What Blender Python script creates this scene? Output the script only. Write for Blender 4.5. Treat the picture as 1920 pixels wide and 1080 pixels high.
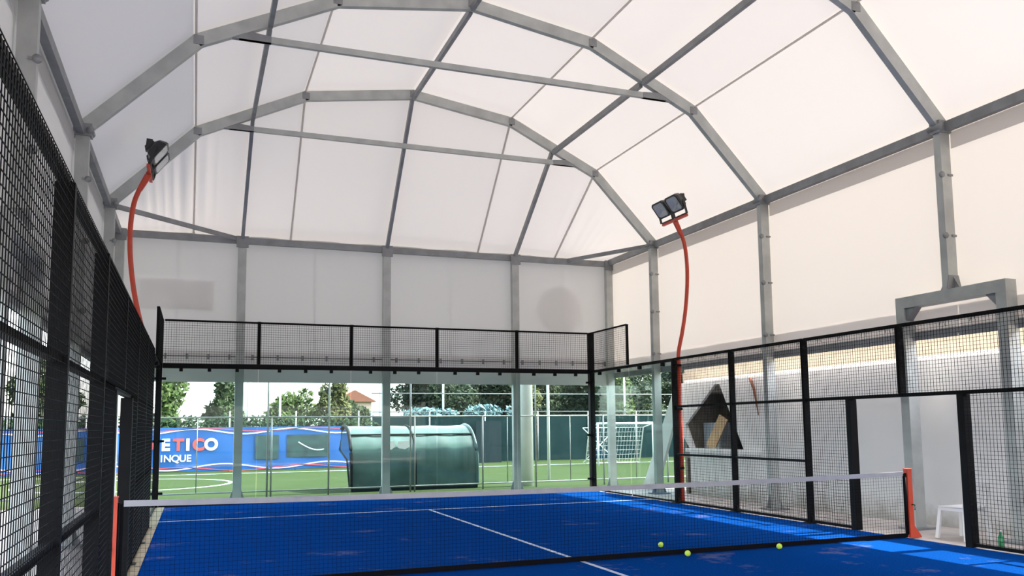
import bpy, bmesh, math, random
from mathutils import Vector, Matrix
random.seed(7)
SC = bpy.context.scene
COL = SC.collection
for o in list(bpy.data.objects):
    bpy.data.objects.remove(o)

# ------------------------------------------------------------------ camera
F_PX, CXP, CYP = 1583.8, 972.7, 637.7
cam_d = bpy.data.cameras.new('camera')
cam = bpy.data.objects.new('camera', cam_d)
COL.objects.link(cam)
cam_d.sensor_width = 36.0
cam_d.lens = F_PX / 1920 * 36
cam_d.shift_x = (960 - CXP) / 1920
cam_d.shift_y = (CYP - 540) / 1920
cam_d.clip_start, cam_d.clip_end = 0.05, 500
yaw, pitch, roll = 0.36554, 0.10259, -0.01059
fw = Vector((math.sin(yaw) * math.cos(pitch), math.cos(yaw) * math.cos(pitch), math.sin(pitch)))
rt = Vector((math.cos(yaw), -math.sin(yaw), 0))
up = rt.cross(fw)
r2 = rt * math.cos(roll) + up * math.sin(roll)
u2 = up * math.cos(roll) - rt * math.sin(roll)
m = Matrix((r2, u2, -fw)).transposed().to_4x4()
m.translation = (-4.258, -9.122, 1.565)
cam.matrix_world = m
SC.camera = cam

# ------------------------------------------------------------------ world, sun, exposure
SUN_EL = math.radians(51)
w = bpy.data.worlds.new('sky')
SC.world = w
w.use_nodes = True
nt = w.node_tree
bg = nt.nodes['Background']
sky = nt.nodes.new('ShaderNodeTexSky')
sky.sky_type = 'NISHITA'
sky.sun_disc = False
sky.sun_elevation = SUN_EL
sky.sun_rotation = math.radians(90)
sky.air_density = 1.0
sky.dust_density = 2.5
sky.ozone_density = 1.0
hsv = nt.nodes.new('ShaderNodeHueSaturation')      # hazy summer sky
hsv.inputs['Saturation'].default_value = 0.45
nt.links.new(sky.outputs[0], hsv.inputs['Color'])
nt.links.new(hsv.outputs[0], bg.inputs[0])
bg.inputs[1].default_value = 1.38

sl = bpy.data.lights.new('sun', 'SUN')
sl.energy = 19.0
sl.angle = math.radians(0.7)
sl.color = (1.0, 0.885, 0.74)
so = bpy.data.objects.new('sun', sl)
so.rotation_euler = (0, math.pi / 2 - SUN_EL, 0)
so.location = (20, 0, 25)
COL.objects.link(so)

vs = SC.view_settings
vs.view_transform = 'Standard'
vs.look = 'None'
vs.gamma = 1.0
vs.use_curve_mapping = False
vs.exposure = 0.25

# ------------------------------------------------------------------ materials
MATS = {}

def mat(name, col, rough=0.6, metal=0.0, noise=None, bump=0.0, bscale=40, spec=0.5):
    """Principled material; noise = (scale, other colour, amount)."""
    if name in MATS:
        return MATS[name]
    M = bpy.data.materials.new(name)
    M.use_nodes = True
    t = M.node_tree
    b = t.nodes['Principled BSDF']
    b.inputs['Base Color'].default_value = (*col, 1)
    b.inputs['Roughness'].default_value = rough
    b.inputs['Metallic'].default_value = metal
    b.inputs['Specular IOR Level'].default_value = spec
    tc = t.nodes.new('ShaderNodeTexCoord')
    if noise:
        n = t.nodes.new('ShaderNodeTexNoise')
        n.inputs['Scale'].default_value = noise[0]
        n.inputs['Detail'].default_value = 6
        t.links.new(tc.outputs['Object'], n.inputs['Vector'])
        r = t.nodes.new('ShaderNodeValToRGB')
        r.color_ramp.elements[0].position = 0.35
        r.color_ramp.elements[1].position = 0.7
        r.color_ramp.elements[0].color = (*col, 1)
        c2 = [a * (1 - noise[2]) + c * noise[2] for a, c in zip(col, noise[1])]
        r.color_ramp.elements[1].color = (*c2, 1)
        t.links.new(n.outputs['Fac'], r.inputs['Fac'])
        t.links.new(r.outputs['Color'], b.inputs['Base Color'])
    if bump:
        n = t.nodes.new('ShaderNodeTexNoise')
        n.inputs['Scale'].default_value = bscale
        n.inputs['Detail'].default_value = 4
        t.links.new(tc.outputs['Object'], n.inputs['Vector'])
        bp = t.nodes.new('ShaderNodeBump')
        bp.inputs['Strength'].default_value = bump
        bp.inputs['Distance'].default_value = 0.02
        t.links.new(n.outputs['Fac'], bp.inputs['Height'])
        t.links.new(bp.outputs['Normal'], b.inputs['Normal'])
    MATS[name] = M
    return M


def fabric(name, col, trans, amt=0.55):
    """Thin coated cloth: part of the light is scattered back, part passes through."""
    M = bpy.data.materials.new(name)
    M.use_nodes = True
    t = M.node_tree
    t.nodes.remove(t.nodes['Principled BSDF'])
    out = t.nodes['Material Output']
    tc = t.nodes.new('ShaderNodeTexCoord')
    n = t.nodes.new('ShaderNodeTexNoise')
    n.inputs['Scale'].default_value = 0.8
    n.inputs['Detail'].default_value = 3
    t.links.new(tc.outputs['Object'], n.inputs['Vector'])
    bp = t.nodes.new('ShaderNodeBump')
    bp.inputs['Strength'].default_value = 0.25
    bp.inputs['Distance'].default_value = 0.05
    t.links.new(n.outputs['Fac'], bp.inputs['Height'])
    d = t.nodes.new('ShaderNodeBsdfDiffuse')
    d.inputs['Color'].default_value = (*col, 1)
    tr = t.nodes.new('ShaderNodeBsdfTranslucent')
    tr.inputs['Color'].default_value = (*trans, 1)
    mx = t.nodes.new('ShaderNodeMixShader')
    mx.inputs[0].default_value = amt
    for s in (d, tr):
        t.links.new(bp.outputs['Normal'], s.inputs['Normal'])
    t.links.new(d.outputs[0], mx.inputs[1])
    t.links.new(tr.outputs[0], mx.inputs[2])
    t.links.new(mx.outputs[0], out.inputs['Surface'])
    MATS[name] = M
    return M


def glass(name, tint, refl=0.06, power=4.0, haze=0.0, hcol=(1, 1, 1)):
    M = bpy.data.materials.new(name)
    M.use_nodes = True
    t = M.node_tree
    t.nodes.remove(t.nodes['Principled BSDF'])
    out = t.nodes['Material Output']
    tr = t.nodes.new('ShaderNodeBsdfTransparent')
    tr.inputs['Color'].default_value = (*tint, 1)
    gl = t.nodes.new('ShaderNodeBsdfGlossy')
    gl.inputs['Roughness'].default_value = 0.02
    lw = t.nodes.new('ShaderNodeLayerWeight')
    lw.inputs['Blend'].default_value = 0.5
    pw = t.nodes.new('ShaderNodeMath')
    pw.operation = 'POWER'
    pw.inputs[1].default_value = power
    t.links.new(lw.outputs['Facing'], pw.inputs[0])
    ma = t.nodes.new('ShaderNodeMath')
    ma.operation = 'MULTIPLY_ADD'
    ma.inputs[1].default_value = 0.9
    ma.inputs[2].default_value = refl
    ma.use_clamp = True
    t.links.new(pw.outputs[0], ma.inputs[0])
    mx = t.nodes.new('ShaderNodeMixShader')
    t.links.new(ma.outputs[0], mx.inputs[0])
    t.links.new(tr.outputs[0], mx.inputs[1])
    t.links.new(gl.outputs[0], mx.inputs[2])
    last = mx
    if haze:
        d = t.nodes.new('ShaderNodeBsdfDiffuse')
        d.inputs['Color'].default_value = (*hcol, 1)
        m2 = t.nodes.new('ShaderNodeMixShader')
        m2.inputs[0].default_value = haze
        t.links.new(mx.outputs[0], m2.inputs[1])
        t.links.new(d.outputs[0], m2.inputs[2])
        last = m2
    t.links.new(last.outputs[0], out.inputs['Surface'])
    MATS[name] = M
    return M


def turf_material():
    """Blue synthetic turf with sand worn into it in patches."""
    M = bpy.data.materials.new('blue_turf')
    M.use_nodes = True
    t = M.node_tree
    b = t.nodes['Principled BSDF']
    b.inputs['Roughness'].default_value = 0.9
    b.inputs['Specular IOR Level'].default_value = 0.0
    tc = t.nodes.new('ShaderNodeTexCoord')
    fine = t.nodes.new('ShaderNodeTexNoise')
    fine.inputs['Scale'].default_value = 60
    fine.inputs['Detail'].default_value = 4
    t.links.new(tc.outputs['Object'], fine.inputs['Vector'])
    r1 = t.nodes.new('ShaderNodeValToRGB')
    r1.color_ramp.elements[0].color = (0.0014, 0.028, 0.165, 1)
    r1.color_ramp.elements[1].color = (0.0040, 0.053, 0.24, 1)
    r1.color_ramp.elements[0].position = 0.3
    r1.color_ramp.elements[1].position = 0.7
    t.links.new(fine.outputs['Fac'], r1.inputs['Fac'])
    big = t.nodes.new('ShaderNodeTexNoise')
    big.inputs['Scale'].default_value = 0.9
    big.inputs['Detail'].default_value = 9
    big.inputs['Roughness'].default_value = 0.72
    t.links.new(tc.outputs['Object'], big.inputs['Vector'])
    r2_ = t.nodes.new('ShaderNodeValToRGB')
    r2_.color_ramp.elements[0].position = 0.575
    r2_.color_ramp.elements[1].position = 0.78
    r2_.color_ramp.elements[0].color = (0, 0, 0, 1)
    r2_.color_ramp.elements[1].color = (0.55, 0.55, 0.55, 1)
    t.links.new(big.outputs['Fac'], r2_.inputs['Fac'])
    mx = t.nodes.new('ShaderNodeMix')
    mx.data_type = 'RGBA'
    t.links.new(r2_.outputs['Color'], mx.inputs[0])
    t.links.new(r1.outputs['Color'], mx.inputs[6])
    mx.inputs[7].default_value = (0.26, 0.24, 0.28, 1)
    t.links.new(mx.outputs[2], b.inputs['Base Color'])
    bp = t.nodes.new('ShaderNodeBump')
    bp.inputs['Strength'].default_value = 0.5
    bp.inputs['Distance'].default_value = 0.01
    t.links.new(fine.outputs['Fac'], bp.inputs['Height'])
    t.links.new(bp.outputs['Normal'], b.inputs['Normal'])
    MATS['turf'] = M
    return M


def stained_plaster():
    """white plaster with brown splash stains along its foot."""
    M = mat('stained_plaster', (0.72, 0.715, 0.715), 0.38, 0, (0.7, (0.62, 0.615, 0.62), 0.7), 0.05, 12)
    t = M.node_tree
    b = t.nodes['Principled BSDF']
    src = b.inputs['Base Color'].links[0].from_socket
    tc = t.nodes.new('ShaderNodeTexCoord')
    sp = t.nodes.new('ShaderNodeSeparateXYZ')
    t.links.new(tc.outputs['Object'], sp.inputs[0])
    n = t.nodes.new('ShaderNodeTexNoise')
    n.inputs['Scale'].default_value = 2.2
    n.inputs['Detail'].default_value = 7
    n.inputs['Roughness'].default_value = 0.65
    t.links.new(tc.outputs['Object'], n.inputs['Vector'])
    ma = t.nodes.new('ShaderNodeMath')
    ma.operation = 'MULTIPLY_ADD'
    ma.inputs[1].default_value = -1.1
    t.links.new(sp.outputs['Z'], ma.inputs[0])
    t.links.new(n.outputs['Fac'], ma.inputs[2])
    r = t.nodes.new('ShaderNodeValToRGB')
    r.color_ramp.elements[0].position = 0.10
    r.color_ramp.elements[1].position = 0.55
    r.color_ramp.elements[1].color = (0.6, 0.6, 0.6, 1)
    t.links.new(ma.outputs[0], r.inputs['Fac'])
    mx = t.nodes.new('ShaderNodeMix')
    mx.data_type = 'RGBA'
    t.links.new(r.outputs['Color'], mx.inputs[0])
    t.links.new(src, mx.inputs[6])
    mx.inputs[7].default_value = (0.20, 0.16, 0.12, 1)
    t.links.new(mx.outputs[2], b.inputs['Base Color'])
    return M


turf_material()
stained_plaster()
fabric('roof_cloth', (0.93, 0.92, 0.91), (0.134, 0.1245, 0.117), 0.34)
fabric('wall_cloth', (0.93, 0.91, 0.89), (0.156, 0.143, 0.131), 0.34)
fabric('band_cloth', (0.60, 0.59, 0.59), (0.86, 0.85, 0.85), 0.66)
fabric('seam_cloth', (0.55, 0.54, 0.53), (0.80, 0.78, 0.76), 0.7)
fabric('print_cloth', (0.62, 0.61, 0.60), (0.92, 0.90, 0.89), 0.74)
glass('court_glass', (0.760, 0.845, 0.825), 0.018, 4.5, 0.003, (0.75, 0.9, 0.85))
glass('dugout_clear', (0.35, 0.50, 0.48), 0.08, 3.0, 0.05, (0.3, 0.45, 0.45))
glass('lamp_glass', (0.75, 0.78, 0.80), 0.10, 3.0, 0.25, (0.7, 0.72, 0.75))
glass('pane_glass', (0.15, 0.17, 0.2), 0.15, 3.0, 0.2, (0.1, 0.12, 0.14))
GALV = mat('galvanised', (0.50, 0.52, 0.50), 0.5, 0.35, (3.0, (0.36, 0.37, 0.36), 0.8), 0.05, 30)
GALVD = mat('galvanised_dull', (0.30, 0.31, 0.32), 0.55, 0.4, (4.0, (0.2, 0.2, 0.2), 0.7))
CABLE = mat('seam_grey', (0.50, 0.49, 0.48), 0.7)
BLACK = mat('black_paint', (0.004, 0.004, 0.005), 0.55, 0.0, (5, (0.009, 0.009, 0.009), 0.6), spec=0.12)
WIRE = mat('black_wire', (0.004, 0.004, 0.005), 0.6, spec=0.1)
RED = mat('red_paint', (0.62, 0.07, 0.03), 0.45, 0.0, (4, (0.45, 0.05, 0.025), 0.7))
WHITEBAND = mat('white_tape', (0.42, 0.41, 0.44), 0.8, 0, (6, (0.32, 0.31, 0.34), 0.6))
NETM = mat('net_cord', (0.006, 0.006, 0.008), 0.9, spec=0.05)
LINE = mat('line_white', (0.55, 0.58, 0.64), 0.9, 0, (5, (0.16, 0.24, 0.45), 0.8))
SAND = mat('sand', (0.42, 0.33, 0.20), 0.95, 0, (10, (0.25, 0.22, 0.18), 0.8), 0.3, 60)
CONC = mat('concrete', (0.50, 0.45, 0.41), 0.9, 0, (1.5, (0.32, 0.29, 0.27), 0.8), 0.15, 25)
GRASS = mat('pitch_turf', (0.034, 0.052, 0.020), 0.9, 0, (0.5, (0.044, 0.060, 0.028), 0.8), 0.3, 80, 0.02)
PAINTW = mat('white_plaster', (0.84, 0.83, 0.83), 0.42, 0, (0.7, (0.74, 0.73, 0.74), 0.7), 0.06, 12)
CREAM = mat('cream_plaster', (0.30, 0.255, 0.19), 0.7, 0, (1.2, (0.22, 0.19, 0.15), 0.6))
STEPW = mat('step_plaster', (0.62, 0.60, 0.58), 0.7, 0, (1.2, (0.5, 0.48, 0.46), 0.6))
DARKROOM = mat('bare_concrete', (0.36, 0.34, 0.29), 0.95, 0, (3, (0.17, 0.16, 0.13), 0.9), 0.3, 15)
WOOD = mat('raw_board', (0.62, 0.45, 0.27), 0.8, 0, (6, (0.5, 0.34, 0.19), 0.6))
RUST = mat('rust', (0.20, 0.07, 0.035), 0.9, 0, (15, (0.1, 0.04, 0.025), 0.8))
PLASTICW = mat('white_plastic', (0.80, 0.80, 0.80), 0.35)
BALL = mat('ball_felt', (0.55, 0.75, 0.06), 0.95, 0, (30, (0.42, 0.62, 0.05), 0.6), 0.3, 200)
BALLW = mat('ball_seam', (0.8, 0.82, 0.75), 0.8)
LAMPB = mat('lamp_black', (0.02, 0.02, 0.022), 0.4)
REFL = mat('reflector', (0.72, 0.73, 0.76), 0.25, 0.7)
DUG = mat('dugout_shell', (0.035, 0.075, 0.072), 0.22, 0.0, (1.5, (0.09, 0.17, 0.165), 0.7), 0.05, 3)
DUGF = mat('dugout_frame', (0.008, 0.014, 0.014), 0.6, spec=0.1)
BLUEB = mat('banner_blue', (0.012, 0.095, 0.34), 0.6, 0, (0.8, (0.018, 0.14, 0.44), 0.7), 0.15, 2)
BPRINT = mat('banner_print', (0.025, 0.045, 0.05), 0.6, 0, (3, (0.04, 0.10, 0.09), 0.9))
BW = mat('banner_white', (0.85, 0.85, 0.88), 0.6)
BR = mat('banner_red', (0.70, 0.09, 0.08), 0.6)
BPINK = mat('banner_pink', (0.75, 0.55, 0.65), 0.6)
HEDGE = mat('hedge_leaf', (0.012, 0.030, 0.016), 0.8, 0, (8, (0.025, 0.05, 0.022), 0.8), spec=0.1)
BARK = mat('bark', (0.11, 0.085, 0.06), 0.95, 0, (10, (0.06, 0.05, 0.04), 0.8))
SCREEN = mat('windscreen_net', (0.012, 0.030, 0.032), 0.9, 0, (2, (0.02, 0.045, 0.045), 0.8), spec=0.1)
SCREEND = mat('windscreen_dark', (0.012, 0.025, 0.03), 0.9)
TEAL = mat('teal_sheet', (0.05, 0.13, 0.15), 0.7, 0, (6, (0.12, 0.2, 0.22), 0.8))
ROOFT = mat('roof_tile', (0.36, 0.13, 0.08), 0.9, 0, (9, (0.25, 0.1, 0.07), 0.7))
HOUSEW = mat('house_wall', (0.62, 0.45, 0.36), 0.9, 0, (2, (0.5, 0.36, 0.3), 0.5))
MASTW = mat('mast_white', (0.75, 0.74, 0.72), 0.5, 0, (3, (0.62, 0.61, 0.6), 0.6))
BOTTLE = mat('green_bottle', (0.03, 0.25, 0.10), 0.2)
FRIDGE = mat('pale_metal', (0.60, 0.68, 0.78), 0.4, 0, (4, (0.5, 0.58, 0.68), 0.5))
LEAVES = []
for i, (a, b_) in enumerate([((0.028, 0.050, 0.018), (0.055, 0.085, 0.03)), ((0.055, 0.09, 0.025), (0.10, 0.14, 0.04)),
                             ((0.014, 0.030, 0.015), (0.03, 0.05, 0.022)), ((0.085, 0.10, 0.032), (0.15, 0.15, 0.055))]):
    a, b_ = [0.7 * c for c in a], [0.7 * c for c in b_]
    LEAVES.append(mat('leaf_%d' % i, a, 0.7, 0, (3, b_, 0.9), spec=0.15))


# ------------------------------------------------------------------ builders
OFF = {}          # world offset of each thing, so that parts can be given in world coordinates


class MB:
    """Collects shapes, then links them as one mesh object."""

    def __init__(s):
        s.v, s.f, s.sm = [], [], []

    def add(s, vs_, fs, smooth=False):
        n = len(s.v)
        s.v += [tuple(p) for p in vs_]
        s.f += [tuple(i + n for i in f) for f in fs]
        s.sm += [smooth] * len(fs)
        return s

    def box(s, x0, x1, y0, y1, z0, z1):
        v = [(x, y, z) for z in (z0, z1) for y in (y0, y1) for x in (x0, x1)]
        return s.add(v, [(0, 2, 3, 1), (4, 5, 7, 6), (0, 1, 5, 4), (2, 6, 7, 3), (0, 4, 6, 2), (1, 3, 7, 5)])

    def cbox(s, c, d):
        return s.box(c[0] - d[0] / 2, c[0] + d[0] / 2, c[1] - d[1] / 2, c[1] + d[1] / 2, c[2] - d[2] / 2, c[2] + d[2] / 2)

    def beam(s, p, q, wd, ht, ref=(0, 0, 1), caps=True):
        """box section from p to q: wd across, ht along the ref direction."""
        p, q = Vector(p), Vector(q)
        d = (q - p).normalized()
        ref = Vector(ref)
        if abs(d.dot(ref)) > 0.98:
            ref = Vector((0, 1, 0)) if abs(d.y) < 0.9 else Vector((1, 0, 0))
        a = d.cross(ref).normalized()
        b = a.cross(d).normalized()
        v = []
        for e in (p, q):
            for i, j in ((-1, -1), (1, -1), (1, 1), (-1, 1)):
                v.append(e + a * (i * wd / 2) + b * (j * ht / 2))
        f = [(0, 1, 5, 4), (1, 2, 6, 5), (2, 3, 7, 6), (3, 0, 4, 7)]
        if caps:
            f += [(3, 2, 1, 0), (4, 5, 6, 7)]
        return s.add(v, f)

    def tube(s, pts, r, n=8, caps=True):
        pts = [Vector(p) for p in pts]
        rs = r if isinstance(r, (list, tuple)) else [r] * len(pts)
        v, f = [], []
        for i, p in enumerate(pts):
            d = (pts[min(i + 1, len(pts) - 1)] - pts[max(i - 1, 0)]).normalized()
            ref = Vector((0, 0, 1)) if abs(d.z) < 0.9 else Vector((0, 1, 0))
            a = d.cross(ref).normalized()
            b = a.cross(d).normalized()
            for k in range(n):
                t = 2 * math.pi * k / n
                v.append(p + (a * math.cos(t) + b * math.sin(t)) * rs[i])
        for i in range(len(pts) - 1):
            for k in range(n):
                k2 = (k + 1) % n
                f.append((i * n + k, i * n + k2, (i + 1) * n + k2, (i + 1) * n + k))
        if caps:
            f.append(tuple(range(n))[::-1])
            f.append(tuple(range((len(pts) - 1) * n, len(pts) * n)))
        return s.add(v, f, n > 5)

    def prism(s, poly, ax, a0, a1):
        """polygon in the plane across axis ax, extruded from a0 to a1."""
        n = len(poly)
        def pt(p, a):
            return {'x': (a, p[0], p[1]), 'y': (p[0], a, p[1]), 'z': (p[0], p[1], a)}[ax]
        v = [pt(p, a0) for p in poly] + [pt(p, a1) for p in poly]
        f = [tuple(range(n)), tuple(range(2 * n - 1, n - 1, -1))]
        f += [(i, i + n, (i + 1) % n + n, (i + 1) % n) for i in range(n)]
        return s.add(v, f)

    def sphere(s, c, r, nu=16, nv=10):
        r = r if isinstance(r, (list, tuple)) else (r, r, r)
        v = [(c[0], c[1], c[2] - r[2])]
        for j in range(1, nv):
            t = math.pi * j / nv
            for i in range(nu):
                u = 2 * math.pi * i / nu
                v.append((c[0] + r[0] * math.sin(t) * math.cos(u), c[1] + r[1] * math.sin(t) * math.sin(u), c[2] - r[2] * math.cos(t)))
        v.append((c[0], c[1], c[2] + r[2]))
        f = [(0, 1 + (i + 1) % nu, 1 + i) for i in range(nu)]
        for j in range(nv - 2):
            for i in range(nu):
                a, b = 1 + j * nu + i, 1 + j * nu + (i + 1) % nu
                f.append((a, b, b + nu, a + nu))
        t = 1 + (nv - 2) * nu
        f += [(t + i, t + (i + 1) % nu, len(v) - 1) for i in range(nu)]
        return s.add(v, f, True)

    def build(s, name, m_, parent=None, label=None, fix=True):
        off = OFF.get(parent.name, Vector((0, 0, 0))) if parent else Vector((0, 0, 0))
        me = bpy.data.meshes.new(name)
        me.from_pydata([tuple(Vector(p) - off) for p in s.v], [], s.f)
        me.polygons.foreach_set('use_smooth', s.sm)
        me.update()
        if fix:
            bm = bmesh.new()
            bm.from_mesh(me)
            bmesh.ops.recalc_face_normals(bm, faces=bm.faces)
            bm.to_mesh(me)
            bm.free()
        me.materials.append(m_)
        o = bpy.data.objects.new(name, me)
        COL.objects.link(o)
        if parent:
            o.parent = parent
            OFF[o.name] = off
        if label:
            o['label'] = label
        return o


def build_each(mb, name, m_, parent, label=None):
    """links every separate piece collected in mb as an object of its own."""
    par = list(range(len(mb.v)))

    def find(i):
        while par[i] != i:
            par[i] = par[par[i]]
            i = par[i]
        return i
    for f_ in mb.f:
        for k_ in f_[1:]:
            par[find(k_)] = find(f_[0])
    comp = {}
    for f_, sm in zip(mb.f, mb.sm):
        comp.setdefault(find(f_[0]), []).append((f_, sm))
    res = []
    for fs in comp.values():
        ids = sorted({k_ for f_, _ in fs for k_ in f_})
        mp = {k_: n_ for n_, k_ in enumerate(ids)}
        q = MB()
        q.v = [mb.v[k_] for k_ in ids]
        q.f = [tuple(mp[k_] for k_ in f_) for f_, _ in fs]
        q.sm = [sm for _, sm in fs]
        res.append(q.build(name, m_, parent, label))
    return res


def tag(o, label, cat, group=None, kind=None):
    o['label'] = label
    if cat:
        o['category'] = cat
    if group:
        o['group'] = group
    if kind:
        o['kind'] = kind
    return o


def thing(name, label, cat, loc=(0, 0, 0), group=None, kind=None):
    o = bpy.data.objects.new(name, None)
    o.empty_display_size = 0.2
    o.location = loc
    COL.objects.link(o)
    OFF[o.name] = Vector(loc)
    return tag(o, label, cat, group, kind)


def setting(name, label, loc=(0, 0, 0)):
    return thing(name, label, None, loc, None, 'structure')


def grid_wires(mb, axis, c, a0, a1, z0, z1, step, r):
    """welded wire mesh: axis = 'x' panel in the plane x = c (runs along y) or 'y' (runs along x)."""
    def P(a, z, o=0.0):
        return (c + o, a, z) if axis == 'x' else (a, c + o, z)
    n = max(1, round((a1 - a0) / step))
    for i in range(n + 1):
        a = a0 + (a1 - a0) * i / n
        mb.beam(P(a, z0), P(a, z1), 2 * r, 2 * r, (0, 1, 0) if axis == 'x' else (1, 0, 0), False)
    k = max(1, round((z1 - z0) / step))
    for i in range(k + 1):
        z = z0 + (z1 - z0) * i / k
        mb.beam(P(a0, z, 2 * r), P(a1, z, 2 * r), 2 * r, 2 * r, (0, 0, 1), False)


# ------------------------------------------------------------------ floor and grounds
K = 0.9754                   # the court's fittings stand slightly lower than nominal
H1, H2, H3, H4 = 1.0 * K, 2.0 * K, 3.0 * K, 4.0 * K

fl = setting('floor', 'blue synthetic turf padel court with white service lines')
MB().box(-4.90, 4.90, -9.98, 9.98, -0.12, 0.0).build('turf', MATS['turf'], fl)
for (x0, x1, y0, y1) in [(-4.9, 4.9, 6.925, 6.975), (-4.9, 4.9, -6.975, -6.925), (-0.025, 0.025, -6.925, 6.925)]:
    MB().box(x0, x1, y0, y1, -0.002, 0.004).build('court_line', LINE, fl)
g = MB().box(-8.0, 12.0, -16, 10.95, -0.5, -0.125).build('ground', CONC)
tag(g, 'pale worn concrete apron around the blue court', None, None, 'structure')
for i, (x0, x1, y0, y1) in enumerate([(-8.0, -4.9, -16, 10.95), (4.9, 12.0, -16, 10.95), (-4.9, 4.9, 9.98, 10.95)]):
    g = MB().box(x0, x1, y0, y1, -0.124, -0.012).build('trim_%d' % (i + 1), CONC)
    tag(g, ['concrete path left of the court along the mesh fence', 'concrete path right of the court under the chair',
            'concrete strip behind the back glass'][i], None, None, 'structure')
g = MB().box(-4.95, -4.80, 1.0, 9.98, -0.01, 0.006).build('trim_4', SAND)
tag(g, 'sandy yellow edge strip along the left fence foot', None, None, 'structure')

pt_ = setting('pitch', 'light green football pitch behind the tent')
MB().box(-90, 90, 10.95, 90, -0.5, -0.015).build('grass', GRASS, pt_)
MB().box(-90, -8.0, -40, 10.95, -0.5, -0.015).build('grass', GRASS, pt_)
mb = MB()
cx, cy, R0, R1 = -6.1, 18.4, 2.85, 2.97
N = 72
v = []
for i in range(N):
    t = 2 * math.pi * i / N
    for r_ in (R0, R1):
        for z_ in (-0.02, -0.005):
            v.append((cx + r_ * math.cos(t), cy + r_ * math.sin(t), z_))
f = []
for i in range(N):
    a, b = i * 4, ((i + 1) % N) * 4
    f += [(a + 1, a + 3, b + 3, b + 1), (a + 2, b + 2, b + 3, a + 3), (a, a + 1, b + 1, b)]
mb.add(v, f).build('circle_line', LINE, pt_)
MB().box(-20, 30, 23.6, 23.72, -0.02, -0.005).build('side_line', LINE, pt_)
g = MB().box(12.0, 90, -40, 10.95, -0.5, -0.02).build('yard', CONC)
tag(g, 'concrete yard to the right of the tent', None, None, 'structure')

# ------------------------------------------------------------------ tent frame
AY = [8.3, 4.1, -0.1, -4.3, -8.5]
NODES = [(-5.90, 5.87), (-4.36, 7.46), (-2.28, 8.46), (0.0, 8.80), (2.28, 8.46), (4.36, 7.46), (5.90, 5.87)]
MEMB = [(-6.00, 5.98), (-4.44, 7.59), (-2.31, 8.61), (0.0, 8.95), (2.31, 8.61), (4.44, 7.59), (6.00, 5.98)]
YB, YF = 10.70, -10.90
ORD = ['nearest the back wall', 'second from the back wall', 'standing over the net and the doors',
       'on the near side of the net', 'right above the near end of the court']
LEGX = 5.87


def leg_full(th, s, y):
    lg = MB().box(s * LEGX - 0.09, s * LEGX + 0.09, y - 0.06, y + 0.06, 0.02, 5.80).build('leg', GALV, th)
    MB().box(s * LEGX - 0.2, s * LEGX + 0.2, y - 0.17, y + 0.17, -0.012, 0.02).build('base_plate', GALVD, lg)
    mb = MB()
    for dx in (-1, 1):
        mb.prism([(s * LEGX + dx * 0.088, 0.02), (s * LEGX + dx * 0.19, 0.02), (s * LEGX + dx * 0.088, 0.28)], 'y', y - 0.008, y + 0.008)
    build_each(mb, 'gusset', GALVD, lg)
    mb = MB()
    for z in (3.25, 4.25, 5.15):
        mb.tube([(s * LEGX + 0.095 * -s, y - 0.075, z), (s * LEGX + 0.095 * -s, y - 0.045, z)], 0.045, 10)
        mb.cbox((s * LEGX + 0.06, y - 0.068, z), (0.09, 0.012, 0.03))
    build_each(mb, 'curtain_hook', GALVD, lg)


def leg_portal(th, s, y):
    z0 = 3.47
    lg = MB().box(s * LEGX - 0.09, s * LEGX + 0.09, y - 0.06, y + 0.06, z0, 5.80).build('leg', GALV, th)
    mb = MB()
    mb.prism([(y - 0.06, z0 + 0.2), (y - 0.17, z0), (y + 0.17, z0), (y + 0.06, z0 + 0.2)], 'x', s * LEGX - 0.012, s * LEGX + 0.012)
    mb.prism([(s * LEGX - 0.09, z0 + 0.2), (s * LEGX - 0.14, z0), (s * LEGX + 0.14, z0), (s * LEGX + 0.09, z0 + 0.2)], 'y', y - 0.072, y - 0.056)
    build_each(mb, 'gusset', GALVD, lg)
    mb = MB()
    for z in (4.25, 5.15):
        mb.tube([(s * LEGX - 0.095 * s, y - 0.075, z), (s * LEGX - 0.095 * s, y - 0.045, z)], 0.045, 10)
        mb.cbox((s * LEGX + 0.06, y - 0.068, z), (0.09, 0.012, 0.03))
    build_each(mb, 'curtain_hook', GALVD, lg)
    ya, yb = y - 0.88, y + 0.86
    pb = MB().box(s * LEGX - 0.10, s * LEGX + 0.10, ya - 0.08, yb + 0.08, z0 - 0.17, z0 - 0.001).build('portal_beam', GALV, th)
    mb = MB()
    for yy, d in ((ya, 1), (yb, -1)):
        mb.prism([(yy + d * 0.08, z0 - 0.17), (yy + d * 0.26, z0 - 0.17), (yy + d * 0.08, z0 - 0.36)], 'x', s * LEGX - 0.07, s * LEGX + 0.07)
    build_each(mb, 'haunch', GALVD, pb)
    for yy in (ya, yb):
        p = MB().box(s * LEGX - 0.10, s * LEGX + 0.10, yy - 0.08, yy + 0.08, 0.02, z0 - 0.171).build('portal_leg', GALV, th)
        MB().box(s * LEGX - 0.2, s * LEGX + 0.2, yy - 0.17, yy + 0.17, -0.012, 0.02).build('base_plate', GALVD, p)


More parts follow.
